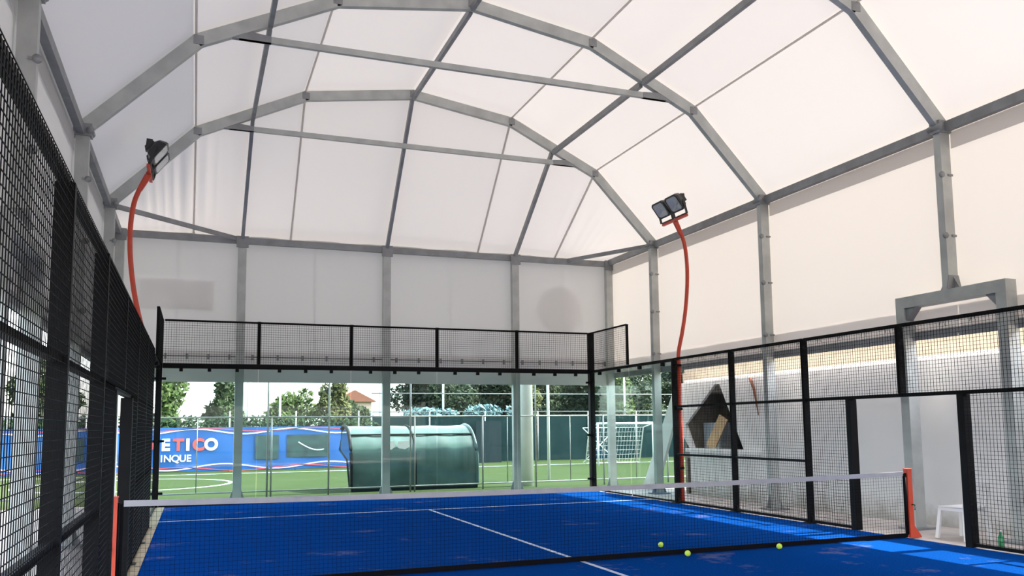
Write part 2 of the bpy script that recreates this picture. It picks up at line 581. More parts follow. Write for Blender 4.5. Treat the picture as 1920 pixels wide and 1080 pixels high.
for i, y in enumerate(AY):
    th = thing('tent_arch', 'grey galvanised steel tent arch with tie bar, ' + ORD[i], 'tent frame', (0, y, 0), 'steel arches of the tent')
    for a, b in zip(NODES[:-1], NODES[1:]):
        A, B = Vector((a[0], y, a[1])), Vector((b[0], y, b[1]))
        d = (B - A).normalized() * 0.02
        MB().beam(A - d, B + d, 0.10, 0.20).build('rafter', GALV, th)
    for n in NODES[1:-1]:
        mb = MB()
        for dy in (-1, 1):
            mb.cbox((n[0], y + dy * 0.053, n[1]), (0.15, 0.006, 0.14))
        build_each(mb, 'splice_plate', GALVD, th)
    for s in (-1, 1):
        mb = MB().box(s * LEGX - 0.12, s * LEGX + 0.12, y - 0.09, y + 0.09, 5.78, 5.96)
        mb.tube([(s * (LEGX - 0.1), y - 0.12, 5.86), (s * (LEGX - 0.1), y + 0.12, 5.86)], 0.05, 10)
        mb.build('eave_joint', GALVD, th)
    tb = MB().beam((-3.78, y, 7.63), (3.78, y, 7.63), 0.07, 0.10).build('tie_bar', GALV, th)
    mb = MB()
    for s in (-1, 1):
        mb.prism([(s * 3.3, 7.58), (s * 4.05, 7.58), (s * 4.12, 7.66), (s * 3.75, 7.72), (s * 3.3, 7.68)], 'y', y - 0.045, y + 0.045)
    build_each(mb, 'tie_bracket', GALVD, tb)
    for s in (-1, 1):
        (leg_portal if i == 2 else leg_full)(th, s, y)

PX = [(-3.32, 7.86, 'left'), (0.0, 8.72, 'ridge'), (3.30, 7.86, 'right')]
BAYS = [(8.3, 4.1, 'between the first and second arch from the back'), (4.1, -0.1, 'between the second and third arch from the back'),
        (-0.1, -4.3, 'between the third and fourth arch from the back'), (-4.3, -8.5, 'between the fourth and fifth arch from the back')]
for y0, y1, wh in BAYS:
    for x, z, nm in PX:
        o = MB().beam((x, y0 - 0.05, z), (x, y1 + 0.05, z), 0.07, 0.11).build('roof_purlin', GALVD)
        tag(o, 'grey steel %s purlin %s' % (nm if nm == 'ridge' else nm + ' roof', wh), 'purlin', 'roof purlins of the tent')
    for s in (-1, 1):
        o = MB().box(s * 5.90 - 0.05, s * 5.90 + 0.05, y1 + 0.09, y0 - 0.09, 5.80, 5.94).build('eave_beam', GALVD)
        tag(o, 'grey steel %s eave beam %s' % ('right' if s > 0 else 'left', wh), 'eave beam', 'eave beams of the tent')
BXC = [-3.36, -0.06, 3.22]
for x, (px_, pz, nm) in zip(BXC, PX):
    o = MB().beam((px_, 8.35, pz + 0.02), (x, 10.62, 5.88), 0.07, 0.11).build('roof_purlin', GALVD)
    tag(o, 'grey steel %s hip rafter dropping from the rear arch to the back wall' % {'left': 'left', 'ridge': 'middle', 'right': 'right'}[nm],
        'purlin', 'hip rafters at the back of the tent')
for s in (-1, 1):
    sd = 'right' if s > 0 else 'left'
    o = MB().box(s * 5.90 - 0.05, s * 5.90 + 0.05, 8.39, 10.62, 5.80, 5.94).build('eave_beam', GALVD)
    tag(o, 'short grey %s eave beam running from the rear arch to the back corner' % sd, 'eave beam', 'eave beams of the tent')
    xb = 4.7 if s > 0 else -3.5
    o = MB().beam((s * 5.80, 8.42, 5.86), (xb, 10.60, 5.86), 0.06, 0.09).build('corner_brace', GALVD)
    tag(o, 'thin grey diagonal brace in the %s back corner under the eaves' % sd, 'brace', 'corner braces of the tent')
o = MB().box(-5.95, 5.95, 10.60, 10.72, 5.76, 5.90).build('eave_beam', GALVD)
tag(o, 'long grey steel eave beam across the top of the back wall', 'eave beam', 'eave beams of the tent')
o = MB().box(-5.95, 5.95, YF + 0.0, YF + 0.1, 5.76, 5.90).build('eave_beam', GALVD)
tag(o, 'long grey steel eave beam across the front wall behind the viewer', 'eave beam', 'eave beams of the tent')
WHC = ['at the far left corner of the back wall', 'left of centre in the back wall, in front of the blue banner', 'in the middle of the back wall, in front of the dugout',
       'right of centre in the back wall, beside the white mast', 'at the far right corner of the back wall']
for x, wh in zip([-5.87] + BXC + [5.87], WHC):
    th = thing('tent_column', 'grey galvanised steel column ' + wh, 'column', (x, 10.66, 0), 'back wall columns of the tent')
    MB().box(x - 0.09, x + 0.09, 10.59, 10.72, 0.02, 5.76).build('shaft', GALV, th)
    MB().box(x - 0.19, x + 0.19, 10.50, 10.80, -0.012, 0.02).build('base_plate', GALVD, th)
    mb = MB()
    for d in (-1, 1):
        mb.prism([(x + d * 0.088, 0.02), (x + d * 0.18, 0.02), (x + d * 0.088, 0.26)], 'y', 10.64, 10.66)
    build_each(mb, 'gusset', GALVD, th)
    MB().box(x - 0.13, x + 0.13, 10.57, 10.60, 5.66, 5.92).build('head_plate', GALVD, th)

# ------------------------------------------------------------------ tent cloth
RC, WC, BC = MATS['roof_cloth'], MATS['wall_cloth'], MATS['band_cloth']
ce = setting('ceiling', 'white translucent tent roof of cloth bays')
for k, (y0, y1) in enumerate([(8.3, 4.1), (4.1, -0.1), (-0.1, -4.3), (-4.3, -8.5)]):
    mb = MB()
    v, f = [], []
    ny = 6
    for (x, z) in MEMB:
        for j in range(ny + 1):
            t = j / ny
            v.append((x, y0 + (y1 - y0) * t, z - 0.03 * math.sin(math.pi * t)))
    for i in range(6):
        for j in range(ny):
            a = i * (ny + 1) + j
            f.append((a, a + ny + 1, a + ny + 2, a + 1))
    p = mb.add(v, f).build('roof_panel', RC, ce)
    for i in (1, 2, 4, 5):
        x, z = MEMB[i]
        MB().beam((x * 0.99, y0, z - 0.05), (x * 0.99, y1, z - 0.04), 0.035, 0.02).build('seam', MATS['seam_cloth'], p)


def hip(y0, y1, name):
    v, f = [], []
    nx, nz = 28, 14
    rows = []
    prof = []
    for i in range(6):
        for k in range(nx):
            t = k / nx
            prof.append((MEMB[i][0] + (MEMB[i + 1][0] - MEMB[i][0]) * t, MEMB[i][1] + (MEMB[i + 1][1] - MEMB[i][1]) * t))
    prof.append(MEMB[-1])
    for j in range(nz + 1):
        t = j / nz
        for (x, z) in prof:
            xx = x
            zz = z + (5.93 - z) * t
            yy = y0 + (y1 - y0) * t
            # hanging folds in the two corners
            c = max(0.0, min(1.0, (abs(x) - 3.6) / 1.0)) * max(0.0, min(1.0, (5.95 - abs(x)) / 0.3))
            amp = (0.05 if x < 0 else 0.02) * c * math.sin(math.pi * min(1, t * 1.02)) ** 0.7
            ph = abs(x) * 27 + 2.5 * math.sin(abs(x) * 5)
            yy += amp * math.sin(ph)
            v.append((xx, yy, zz))
    n = len(prof)
    for j in range(nz):
        for i in range(n - 1):
            a = j * n + i
            f.append((a, a + 1, a + n + 1, a + n))
    mb = MB()
    mb.add(v, f, True)
    p = mb.build(name, RC, ce)
    for i in (1, 2, 4, 5):
        x, z = MEMB[i]
        MB().beam((x * 0.99, y0, z - 0.05), (x * 0.99, y1 - 0.02 * (1 if y1 > 0 else -1), 5.94), 0.04, 0.03).build('seam', MATS['seam_cloth'], p)


hip(8.3, 10.83, 'hip_panel')
hip(-8.5, -11.03, 'hip_panel')

HEM = 2.84
for s in (-1, 1):
    sd = 'right' if s > 0 else 'left'
    wl = setting('wall_' + sd, 'white cloth tent wall on the %s, open below the hem' % sd)
    ys = [10.82] + AY + [-11.02]
    for a, b in zip(ys[:-1], ys[1:]):
        X = s * 5.995
        p = MB()
        v, f = [], []
        for j in range(9):
            y = a + (b - a) * j / 8
            for k in range(9):
                z = HEM + (6.0 - HEM) * k / 8
                v.append((X + s * 0.015 * math.sin(math.pi * k / 8) * math.sin(j * 1.7), y, z))
        for j in range(8):
            for k in range(8):
                q = j * 9 + k
                f.append((q, q + 9, q + 10, q + 1))
        p.add(v, f, True)
        pp = p.build('curtain_panel', WC, wl)
        MB().box(s * 6.02 - 0.004, s * 6.02 + 0.004, b + 0.01, a - 0.01, HEM + 0.1, HEM + 0.44).build('hem_band', BC, pp)
        MB().box(s * 5.975 - 0.002, s * 5.975 + 0.002, b + 0.07, a - 0.07, 5.55, 5.80).build('valance', BC, pp)
        MB().box(s * 5.985 - 0.03, s * 5.985 + 0.03, b + 0.02, a - 0.02, HEM - 0.03, HEM + 0.1).build('hem_bar', GALVD, pp)
        mb = MB()
        n = 8
        for q in range(n):
            y = b + (a - b) * (q + 0.5) / n
            mb.tube([(s * 5.95, y - 0.05, HEM + 0.15), (s * 5.95, y - 0.025, HEM + 0.21), (s * 5.95, y + 0.025, HEM + 0.21), (s * 5.95, y + 0.05, HEM + 0.15)], 0.008, 5)
        mb.build('hem_ring', GALVD, pp)['kind'] = 'stuff'
for nm, Y, d in (('wall_back', 10.80, 1), ('wall_front', -11.0, -1)):
    wl = setting(nm, 'white cloth tent wall at the %s, open below the hem' % nm[5:])
    xs = [-6.0] + BXC + [6.0]
    zb = 2.63
    for q, (a, b) in enumerate(zip(xs[:-1], xs[1:])):
        v, f = [], []
        for j in range(13):
            x = a + (b - a) * j / 12
            for k in range(9):
                z = zb + (5.97 - zb) * k / 8
                v.append((x, Y + d * 0.012 * math.sin(j * 1.3 + k * 0.3), z))
        for j in range(12):
            for k in range(8):
                e = j * 9 + k
                f.append((e, e + 9, e + 10, e + 1))
        mb = MB()
        mb.add(v, f, True)
        pp = mb.build('curtain_panel', WC, wl)
        MB().box(a + 0.01, b - 0.01, Y + d * 0.03 - 0.003, Y + d * 0.03 + 0.003, zb, zb + 0.72).build('hem_band', BC, pp)
        mb = MB()
        MB().tube([(a + 0.02, Y - d * 0.03, 3.20), (b - 0.02, Y - d * 0.03, 3.20)], 0.014, 6).build('hem_cable', GALVD, pp)
        for t in range(6):
            x = a + (b - a) * (t + 0.5) / 6
            mb.cbox((x, Y - d * 0.035, 3.19), (0.05, 0.03, 0.12))
        mb.build('hem_clip', GALVD, pp)['kind'] = 'stuff'
        MB().box((a + b) / 2 - 0.012, (a + b) / 2 + 0.012, Y + d * 0.02 - 0.003, Y + d * 0.02 + 0.003, zb + 0.7, 5.85).build('seam', BC, pp)
        if d > 0 and q == 0:
            MB().box(-5.45, -3.92, Y + 0.035, Y + 0.041, 4.25, 4.92).build('printed_panel', MATS['print_cloth'], pp, 'faint grey printed rectangle showing through the cloth')
        if d > 0 and q == 3:
            mb = MB()
            mb.prism([(4.53 + 0.62 * math.cos(t * math.pi / 20), 4.60 + 0.62 * math.sin(t * math.pi / 20)) for t in range(40)], 'y', Y + 0.035, Y + 0.041)
            mb.build('printed_disc', MATS['print_cloth'], pp, 'faint grey printed disc showing through the cloth')

# ------------------------------------------------------------------ court cage
GL = MATS['court_glass']


def post(x, y, z0, z1, wx, wy, label, grp, plate=True):
    th = thing('fence_post', label, 'post', (x, y, z0), grp)
    MB().box(x - wx / 2, x + wx / 2, y - wy / 2, y + wy / 2, z0, z1).build('shaft', BLACK, th)
    if plate:
        mb = MB().box(x - 0.09, x + 0.09, y - 0.09, y + 0.09, z0, z0 + 0.012)
        for d in (-1, 1):
            mb.prism([(y + d * wy / 2, z0 + 0.012), (y + d * 0.085, z0 + 0.012), (y + d * wy / 2, z0 + 0.12)], 'x', x - 0.02, x + 0.02)
        mb.build('base_plate', BLACK, th)
    else:
        MB().box(x - wx / 2 - 0.004, x + wx / 2 + 0.004, y - wy / 2 - 0.004, y + wy / 2 + 0.004, z1 - 0.008, z1 + 0.006).build('cap', BLACK, th)
    return th


for s in (-1, 1):
    sd = 'right' if s > 0 else 'left'
    XP = s * 4.955
    XM = s * 4.90 if s > 0 else -4.915
    post(s * 4.99, 9.99, 0, H4, 0.13, 0.13, 'tall black corner post of the cage at the back %s' % sd, 'corner posts of the cage')
    for y, wh in ((6, 'at the end of the side glass beside the red lamp pole'), (4, 'one panel nearer than the red lamp pole'), (2, 'two panels nearer than the red lamp pole, by the door'),
                  (-2, 'on the near side of the door opening'), (-4, 'second on the near side of the door opening'), (-6, 'farthest toward the viewer, past two near panels')):
        post(XP, y, 0, H3, 0.10, 0.06, 'black %s fence post %s' % (sd, wh), 'upright posts of the side fences')
    post(XP, 8, H3 + 0.03, H4 - 0.02, 0.05, 0.05, 'short black post ending the raised %s mesh above the side glass' % sd, 'short posts on the glass', False)

    def rail(th, y0, y1, z, h=0.045, nm='rail', wd=0.05):
        MB().box(XP - wd / 2, XP + wd / 2, y0, y1, z - h / 2, z + h / 2).build(nm, BLACK, th)

    def mesh(th, regions, y):
        mb = MB()
        for (a, b, z0, z1) in regions:
            grid_wires(mb, 'x', XM, a, b, z0, z1, 0.05, 0.0020)
        mb.build('wire_mesh', WIRE, th)

    for (a, b, wh) in ((4, 6, 'next to the red lamp pole'), (2, 4, 'between the lamp pole panel and the door bay'),
                       (-4, -2, 'on the near side of the door bay'), (-6, -4, 'second on the near side of the door bay')):
        th = thing('mesh_fence_panel', 'black wire mesh %s fence panel %s' % (sd, wh), 'fence panel', (XP, (a + b) / 2, 0), 'side fence mesh panels')
        for z, nm in ((0.03, 'bottom_rail'), (H1, 'middle_rail'), (H2, 'middle_rail'), (H3, 'top_rail')):
            rail(th, a + 0.03, b - 0.03, z, 0.05 if nm == 'top_rail' else 0.04, nm)
        mesh(th, [(a, b, 0.02, H3)], (a + b) / 2)
    th = thing('mesh_fence_panel', 'black wire mesh %s fence bay with an open doorway at the net' % sd, 'fence panel', (XP, 0, 0), 'side fence mesh panels')
    rail(th, -1.97, 1.97, H3, 0.05, 'top_rail')
    rail(th, -1.97, 1.97, H2, 0.05, 'middle_rail')
    rail(th, 1.0, 1.97, 0.03, 0.04, 'bottom_rail')
    rail(th, -1.97, -1.0, 0.03, 0.04, 'bottom_rail')
    for y in (1, -1):
        MB().box(XP - 0.06, XP + 0.06, y - 0.05, y + 0.05, 0, H2 - 0.025).build('door_post', BLACK, th)
    MB().box(XP - 0.05, XP + 0.05, -0.03, 0.03, H2 + 0.025, H3 - 0.025).build('upper_post', BLACK, th)
    mesh(th, [(1, 2, 0.02, H2), (-2, -1, 0.02, H2), (-2, 2, H2, H3)], 0)
    # glass on the side and the raised mesh
    for (a, b, wh) in ((8, 10, 'in the back corner'), (6, 8, 'next to the red lamp pole')):
        th = thing('glass_panel', 'clear greenish glass panel of the %s side wall %s' % (sd, wh), 'glass panel', (s * 4.99, (a + b) / 2, 0), 'glass wall panels of the court')
        MB().box(s * 4.99 - 0.006, s * 4.99 + 0.006, a + 0.035 + (0 if a > 6 else 0.03), b - 0.008 - (0.07 if b == 10 else 0), 0.03, H3 - 0.03).build('pane', GL, th)
        MB().box(s * 4.99 - 0.02, s * 4.99 + 0.02, a + 0.04, b - 0.07, 0.0, 0.035).build('floor_channel', BLACK, th)
        MB().box(s * 4.99 - 0.03, s * 4.99 + 0.03, a + 0.031, b - (0.07 if b == 10 else 0), H3 - 0.035, H3 + 0.025).build('top_rail', BLACK, th)
        for t in (0.25, 0.75):
            MB().cbox((s * 4.985, a + 2 * t, H3 - 0.07), (0.07, 0.07, 0.08)).build('clamp', BLACK, th)
    th = thing('mesh_guard', 'raised black mesh guard above the %s side glass in the back corner' % sd, 'mesh guard', (XP, 9, H3), 'mesh guards above the glass')
    MB().box(XP - 0.02, XP + 0.02, 8.02, 9.92, H4 - 0.035, H4).build('top_rail', BLACK, th)
    mb = MB()
    grid_wires(mb, 'x', s * 4.93, 8.0, 9.93, H3 + 0.03, H4 - 0.02, 0.05, 0.0022)
    mb.build('wire_mesh', WIRE, th)

NMB = ['leftmost', 'second from the left', 'middle', 'second from the right', 'rightmost']
for i in range(5):
    a, b = -5 + 2 * i, -3 + 2 * i
    a2, b2 = max(a, -4.92), min(b, 4.92)
    th = thing('glass_panel', 'clear greenish glass panel of the back wall, %s of five' % NMB[i], 'glass panel', (a + 1, 10, 0), 'glass wall panels of the court')
    MB().box(a2 + 0.008, b2 - 0.008, 9.994, 10.006, 0.03, H3 - 0.05).build('pane', GL, th)
    MB().box(a2, b2, 9.975, 10.025, 0.0, 0.04).build('floor_channel', BLACK, th)
    for t in (0.22, 0.5, 0.78):
        MB().cbox((a + 2 * t, 9.985, H3 - 0.085), (0.07, 0.06, 0.07)).build('clamp', BLACK, th)
    th = thing('mesh_guard', 'raised black mesh guard above the back glass, %s of five' % NMB[i], 'mesh guard', (a + 1, 9.98, H3), 'mesh guards above the glass')
    MB().box(a2 + 0.02, b2 - 0.02, 9.96, 10.0, H4 - 0.04, H4).build('top_rail', BLACK, th)
    mb = MB()
    grid_wires(mb, 'y', 9.955, a2, b2, H3 + 0.05, H4 - 0.02, 0.05, 0.0024)
    mb.build('wire_mesh', WIRE, th)
    if i:
        post(a, 9.985, H3 + 0.05, H4, 0.07, 0.05, 'short black post on the back rail, %s of four' % ['', 'first from the left', 'second from the left', 'third from the left', 'fourth from the left'][i],
             'short posts on the glass', False)
o = MB().box(-4.92, 4.92, 9.945, 10.03, H3 - 0.055, H3 + 0.045).build('glass_top_beam', BLACK)
tag(o, 'long black steel beam running along the top of the back glass', 'beam')
for s in (-1, 1):
    mb = MB()
    for z in (0.28, 1.35, 2.65):
        mb.cbox((s * 4.985, 9.90, z), (0.05, 0.08, 0.06))
        mb.cbox((s * 4.89, 9.985, z), (0.09, 0.05, 0.05))
    build_each(mb, 'corner_clamp', BLACK, bpy.data.objects[[q.name for q in bpy.data.objects if q.name.startswith('fence_post') and 'corner post' in q.get('label', '') and ('right' if s > 0 else 'left') in q['label']][0]])

# ------------------------------------------------------------------ net
NP = 0.92 * K
for s in (-1, 1):
    sd = 'right' if s > 0 else 'left'
    th = thing('net_post', 'bright orange-red square net post at the %s doorway' % sd, 'net post', (s * 4.96, 0, 0), 'net posts')
    MB().beam((s * 4.97, 0, 0.0), (s * 4.97, 0, NP + 0.03), 0.075, 0.075, (0, 1, 0)).build('shaft', RED, th)
    MB().prism([(s * 4.94, 0.0), (s * 5.13, 0.0), (s * 5.10, 0.05), (s * 5.01, 0.16), (s * 4.94, 0.2)], 'y', -0.036, 0.036).build('foot', RED, th)
    mb = MB().tube([(s * 4.92, 0, 0.05), (s * 4.92, 0, NP - 0.02)], 0.018, 8)
    mb.build('lacing_rod', BLACK, th)
    MB().cbox((s * 4.97, 0.0, NP + 0.035), (0.085, 0.085, 0.012)).build('cap', RED, th)
    MB().tube([(s * 4.975, -0.04, 0.45), (s * 4.975, -0.09, 0.45), (s * 4.975, -0.09, 0.38)], 0.008, 6).build('crank', BLACK, th)
th = thing('court_net', 'black court net with a white top band stretched between red posts', 'net', (0, 0, 0))
mb = MB()


def ntop(x):
    return (0.88 + 0.04 * (x / 4.9) ** 2) * K


n = 218
for i in range(n + 1):
    x = -4.9 + 9.8 * i / n
    mb.beam((x, 0, 0.045), (x, 0, ntop(x) - 0.03), 0.0022, 0.0022, (1, 0, 0), False)
for k in range(20):
    t = k / 19
    pts = []
    for i in range(13):
        x = -4.9 + 9.8 * i / 12
        pts.append((x, 0.003, 0.045 + (ntop(x) - 0.075) * t))
    for a, b in zip(pts[:-1], pts[1:]):
        mb.beam(a, b, 0.0022, 0.0022, (0, 0, 1), False)
mb.build('netting', NETM, th)['kind'] = 'stuff'
mb = MB()
v, f = [], []
for i in range(41):
    x = -4.88 + 9.76 * i / 40
    t = ntop(x)
    v += [(x, -0.006, t - 0.058), (x, -0.007, t), (x, 0.007, t), (x, 0.006, t - 0.058)]
for i in range(40):
    a = i * 4
    f += [(a, a + 4, a + 5, a + 1), (a + 1, a + 5, a + 6, a + 2), (a + 2, a + 6, a + 7, a + 3), (a + 3, a + 7, a + 4, a)]
mb.add(v, f).build('top_band', WHITEBAND, th)
MB().box(-4.9, 4.9, -0.012, 0.012, 0.006, 0.062).build('bottom_band', NETM, th)
mb = MB()
for s in (-1, 1):
    mb.box(s * 4.9 - 0.02, s * 4.9 + 0.02, -0.006, 0.006, 0.03, NP - 0.03)
build_each(mb, 'side_band', NETM, th)

# ------------------------------------------------------------------ lamp poles
for s in (-1, 1):
    sd = 'right' if s > 0 else 'left'
    X0 = 5.07
    th = thing('floodlight_pole', 'tall curved red floodlight pole with twin black lamps on the %s side' % sd, 'floodlight', (s * X0, 6.0, 0), 'floodlight poles')
    MB().tube([(s * X0, 6, 0.012), (s * X0, 6, 2.9)], 0.045, 10).build('lower_pole', RED, th)
    MB().box(s * X0 - 0.1, s * X0 + 0.1, 5.9, 6.1, -0.012, 0.012).build('base_plate', RED, th)
    mb = MB()
    for z in (0.7, 1.9, 2.8):
        mb.cbox((s * 5.03, 6.0, z), (0.14, 0.11, 0.05))
    build_each(mb, 'strap', BLACK, th)
    ctrl = [(5.07, 2.88), (5.08, 3.1), (5.18, 3.5), (5.27, 3.95), (5.33, 4.45), (5.345, 4.9), (5.31, 5.3), (5.24, 5.55), (5.13, 5.81), (5.09, 5.89)]
    pts = []
    for i in range(len(ctrl) - 1):
        p0, p1, p2, p3 = ctrl[max(i - 1, 0)], ctrl[i], ctrl[i + 1], ctrl[min(i + 2, len(ctrl) - 1)]
        for k in range(5):
            t = k / 5
            q = [0.5 * (2 * p1[c] + (p2[c] - p0[c]) * t + (2 * p0[c] - 5 * p1[c] + 4 * p2[c] - p3[c]) * t * t + (3 * p1[c] - p0[c] - 3 * p2[c] + p3[c]) * t ** 3) for c in (0, 1)]
            pts.append((s * q[0], 6.0, q[1]))
    pts.append((s * 5.09, 6.0, 5.89))
    MB().tube(pts, 0.04, 10).build('curved_arm', RED, th)
    cb = MB().beam((s * 5.08, 5.52, 5.87), (s * 5.08, 6.48, 5.87), 0.05, 0.05).build('crossbar', RED, th)
    mb = MB().prism([(s * 5.05, 5.82), (s * 5.19, 5.56), (s * 5.23, 5.58), (s * 5.09, 5.84)], 'y', 5.97, 6.03)
    build_each(mb, 'gusset', RED, th)
    # two lamps, facing the court and down
    dv = Vector((-s * 0.80, 0, -0.60)).normalized()
    upv = Vector((-s * 0.60, 0, 0.80)).normalized()
    sy = Vector((0, 1, 0))
    for yc in (5.73, 6.27):
        c = Vector((s * 4.98, yc, 6.19))

        def P(a, b, d):
            return c + sy * a + upv * b + dv * d
        mb = MB()
        prof = [(-0.10, 0.09), (-0.04, 0.17), (0.06, 0.21), (0.10, 0.21)]
        rings = []
        for d, r_ in prof:
            rings.append([P(sx * r_ * 1.08, sz * r_ * 0.88, d) for sx, sz in ((-1, -0.75), (-0.75, -1), (0.75, -1), (1, -0.75), (1, 0.75), (0.75, 1), (-0.75, 1), (-1, 0.75))])
        v = [q for r_ in rings for q in r_]
        f = [tuple(range(7, -1, -1))]
        for i in range(len(prof) - 1):
            f += [(i * 8 + k, i * 8 + (k + 1) % 8, (i + 1) * 8 + (k + 1) % 8, (i + 1) * 8 + k) for k in range(8)]
        # front rim with a recessed reflector opening
        n0 = (len(prof) - 1) * 8
        v += [P(sx * 0.175 * 1.08, sz * 0.175 * 0.88, 0.10) for sx, sz in ((-1, -0.75), (-0.75, -1), (0.75, -1), (1, -0.75), (1, 0.75), (0.75, 1), (-0.75, 1), (-1, 0.75))]
        f += [(n0 + k, n0 + (k + 1) % 8, n0 + 8 + (k + 1) % 8, n0 + 8 + k) for k in range(8)]
        lamp = mb.add(v, f).build('floodlight', LAMPB, th, None)
        mb = MB()
        q0 = [P(sx * 0.172 * 1.08, sz * 0.172 * 0.88, 0.095) for sx, sz in ((-1, -0.75), (-0.75, -1), (0.75, -1), (1, -0.75), (1, 0.75), (0.75, 1), (-0.75, 1), (-1, 0.75))]
        q1 = [P(sx * 0.07, sz * 0.05, 0.03) for sx, sz in ((-1, -0.75), (-0.75, -1), (0.75, -1), (1, -0.75), (1, 0.75), (0.75, 1), (-0.75, 1), (-1, 0.75))]
        mb.add(q0 + q1, [(k, (k + 1) % 8, 8 + (k + 1) % 8, 8 + k) for k in range(8)] + [tuple(range(8, 16))]).build('reflector', REFL, lamp)
        mb = MB()
        q2 = [p + dv * 0.006 for p in q0]
        mb.add(q2, [tuple(range(8))]).build('lens', MATS['lamp_glass'], lamp)
        mb = MB()
        for k in range(6):
            t = -0.10 + 0.2 * k / 5
            mb.beam(P(t, -0.08, -0.12), P(t, 0.08, -0.12), 0.012, 0.07, dv)
        build_each(mb, 'cooling_fin', LAMPB, lamp)
        mb = MB()
        mb.beam(P(0, 0.02, -0.09), P(0, -0.03, -0.17), 0.20, 0.12, sy)
        mb.build('ballast_box', LAMPB, lamp)
        mb = MB()
        for d in (-1, 1):
            A = P(d * 0.235, 0, 0.0)
            B = Vector((s * 5.06, yc + d * 0.235, 5.90))
            mb.beam(A, B, 0.012, 0.05, (1, 0, 0))
        mb.beam(Vector((s * 5.06, yc - 0.24, 5.905)), Vector((s * 5.06, yc + 0.24, 5.905)), 0.05, 0.012)
        mb.build('bracket', LAMPB, lamp)

# ------------------------------------------------------------------ balls
for (x, y, lab) in [(1.40, 0.61, 'yellow-green ball lying beyond the net, leftmost of the three'),
                    (1.31, -0.17, 'yellow-green ball lying nearest the viewer, in front of the net'),
                    (2.66, -0.15, 'yellow-green ball lying rightmost, in front of the net near the sunlit strip')]:
    th = thing('tennis_ball', lab, 'ball', (x, y, 0.0), 'balls on the court')
    MB().sphere((x, y, 0.036), 0.036, 20, 12).build('felt', BALL, th)
    pts = []
    for i in range(49):
        t = 2 * math.pi * i / 48
        p = Vector((math.cos(t) * 1.0, math.sin(t) * 1.0, 0.75 * math.sin(2 * t))).normalized() * 0.0362
        pts.append((x + p.x, y + p.y, 0.036 + p.z))
    MB().tube(pts, 0.0012, 5, False).build('seam', BALLW, th)

# ------------------------------------------------------------------ grandstand side wall on the right
XW = 6.45
gs = setting('wall_grandstand', 'white painted grandstand wall with a triangular opening right of the court')
outer = [(-13, -0.012), (7.85, -0.012), (7.85, 1.38), (8.42, 1.95), (9.45, -0.012), (10.15, -0.012), (8.38, 2.55), (-13, 2.55)]
hole = [(7.72, 1.05), (8.02, 1.58), (6.78, 2.46), (6.60, 2.46), (5.80, 1.05)]
outer = [(-13, -0.012), (7.85, -0.012), (7.85, 1.02), (8.12, 1.30), (8.55, 1.62), (9.45, -0.012), (10.15, -0.012), (8.42, 2.55), (-13, 2.55)]
bm = bmesh.new()
es = []
for poly in (outer, hole):
    vv = [bm.verts.new((XW, p[0], p[1])) for p in poly]
    es += [bm.edges.new((vv[i], vv[(i + 1) % len(vv)])) for i in range(len(vv))]
bmesh.ops.triangle_fill(bm, use_beauty=True, use_dissolve=False, edges=es)
r = bmesh.ops.extrude_face_region(bm, geom=list(bm.faces))
bmesh.ops.translate(bm, verts=[e for e in r['geom'] if isinstance(e, bmesh.types.BMVert)], vec=(0.07, 0, 0))
bmesh.ops.recalc_face_normals(bm, faces=bm.faces)
me = bpy.data.meshes.new('plaster_wall')
bm.to_mesh(me)
bm.free()
me.materials.append(MATS['stained_plaster'])
o = bpy.data.objects.new('plaster_wall', me)
COL.objects.link(o)
o.parent = gs
MB().box(6.38, 6.449, 5.2, 7.95, 0.96, 1.04).build('sill', PAINTW, gs)
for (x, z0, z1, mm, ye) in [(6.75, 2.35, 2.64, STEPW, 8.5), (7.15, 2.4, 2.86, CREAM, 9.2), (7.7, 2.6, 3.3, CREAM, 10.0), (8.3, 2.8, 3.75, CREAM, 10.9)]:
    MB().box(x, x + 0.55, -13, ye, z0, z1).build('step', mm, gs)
# dim space behind the opening
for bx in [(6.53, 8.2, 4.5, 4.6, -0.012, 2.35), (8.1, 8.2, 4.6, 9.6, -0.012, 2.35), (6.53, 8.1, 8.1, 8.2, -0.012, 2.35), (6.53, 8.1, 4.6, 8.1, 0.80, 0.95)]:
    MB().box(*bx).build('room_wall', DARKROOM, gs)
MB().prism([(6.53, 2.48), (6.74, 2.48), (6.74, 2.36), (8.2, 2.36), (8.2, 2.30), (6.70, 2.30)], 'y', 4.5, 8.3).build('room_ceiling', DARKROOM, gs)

th = thing('metal_cabinet', 'pale blue metal cabinet inside the triangular opening', 'cabinet', (7.1, 7.5, 0.95))
MB().box(6.92, 7.35, 7.30, 7.98, 0.95, 1.62).build('body', FRIDGE, th)
MB().box(6.905, 6.919, 7.33, 7.60, 0.99, 1.59).build('door', FRIDGE, th)
MB().box(6.905, 6.919, 7.63, 7.95, 0.99, 1.59).build('door', FRIDGE, th)
MB().box(6.88, 6.904, 7.50, 7.60, 1.02, 1.36).build('rusty_panel', RUST, th, 'rust-brown strip on the cabinet door')
o = MB().beam((6.62, 7.28, 1.052), (6.78, 6.95, 1.74), 0.30, 0.03, (1, 0, 0.2)).build('wooden_board', WOOD)
tag(o, 'pale raw wooden board leaning in the triangular wall opening', 'board')
o = MB().tube([(6.425, 5.22, 1.75), (6.42, 5.27, 2.0), (6.42, 5.34, 2.3), (6.41, 5.44, 2.52)], [0.008, 0.018, 0.026, 0.032], 7).build('iron_bar', RUST)
tag(o, 'rusty brown iron bar hanging on the white wall beside the triangular opening', 'bar')

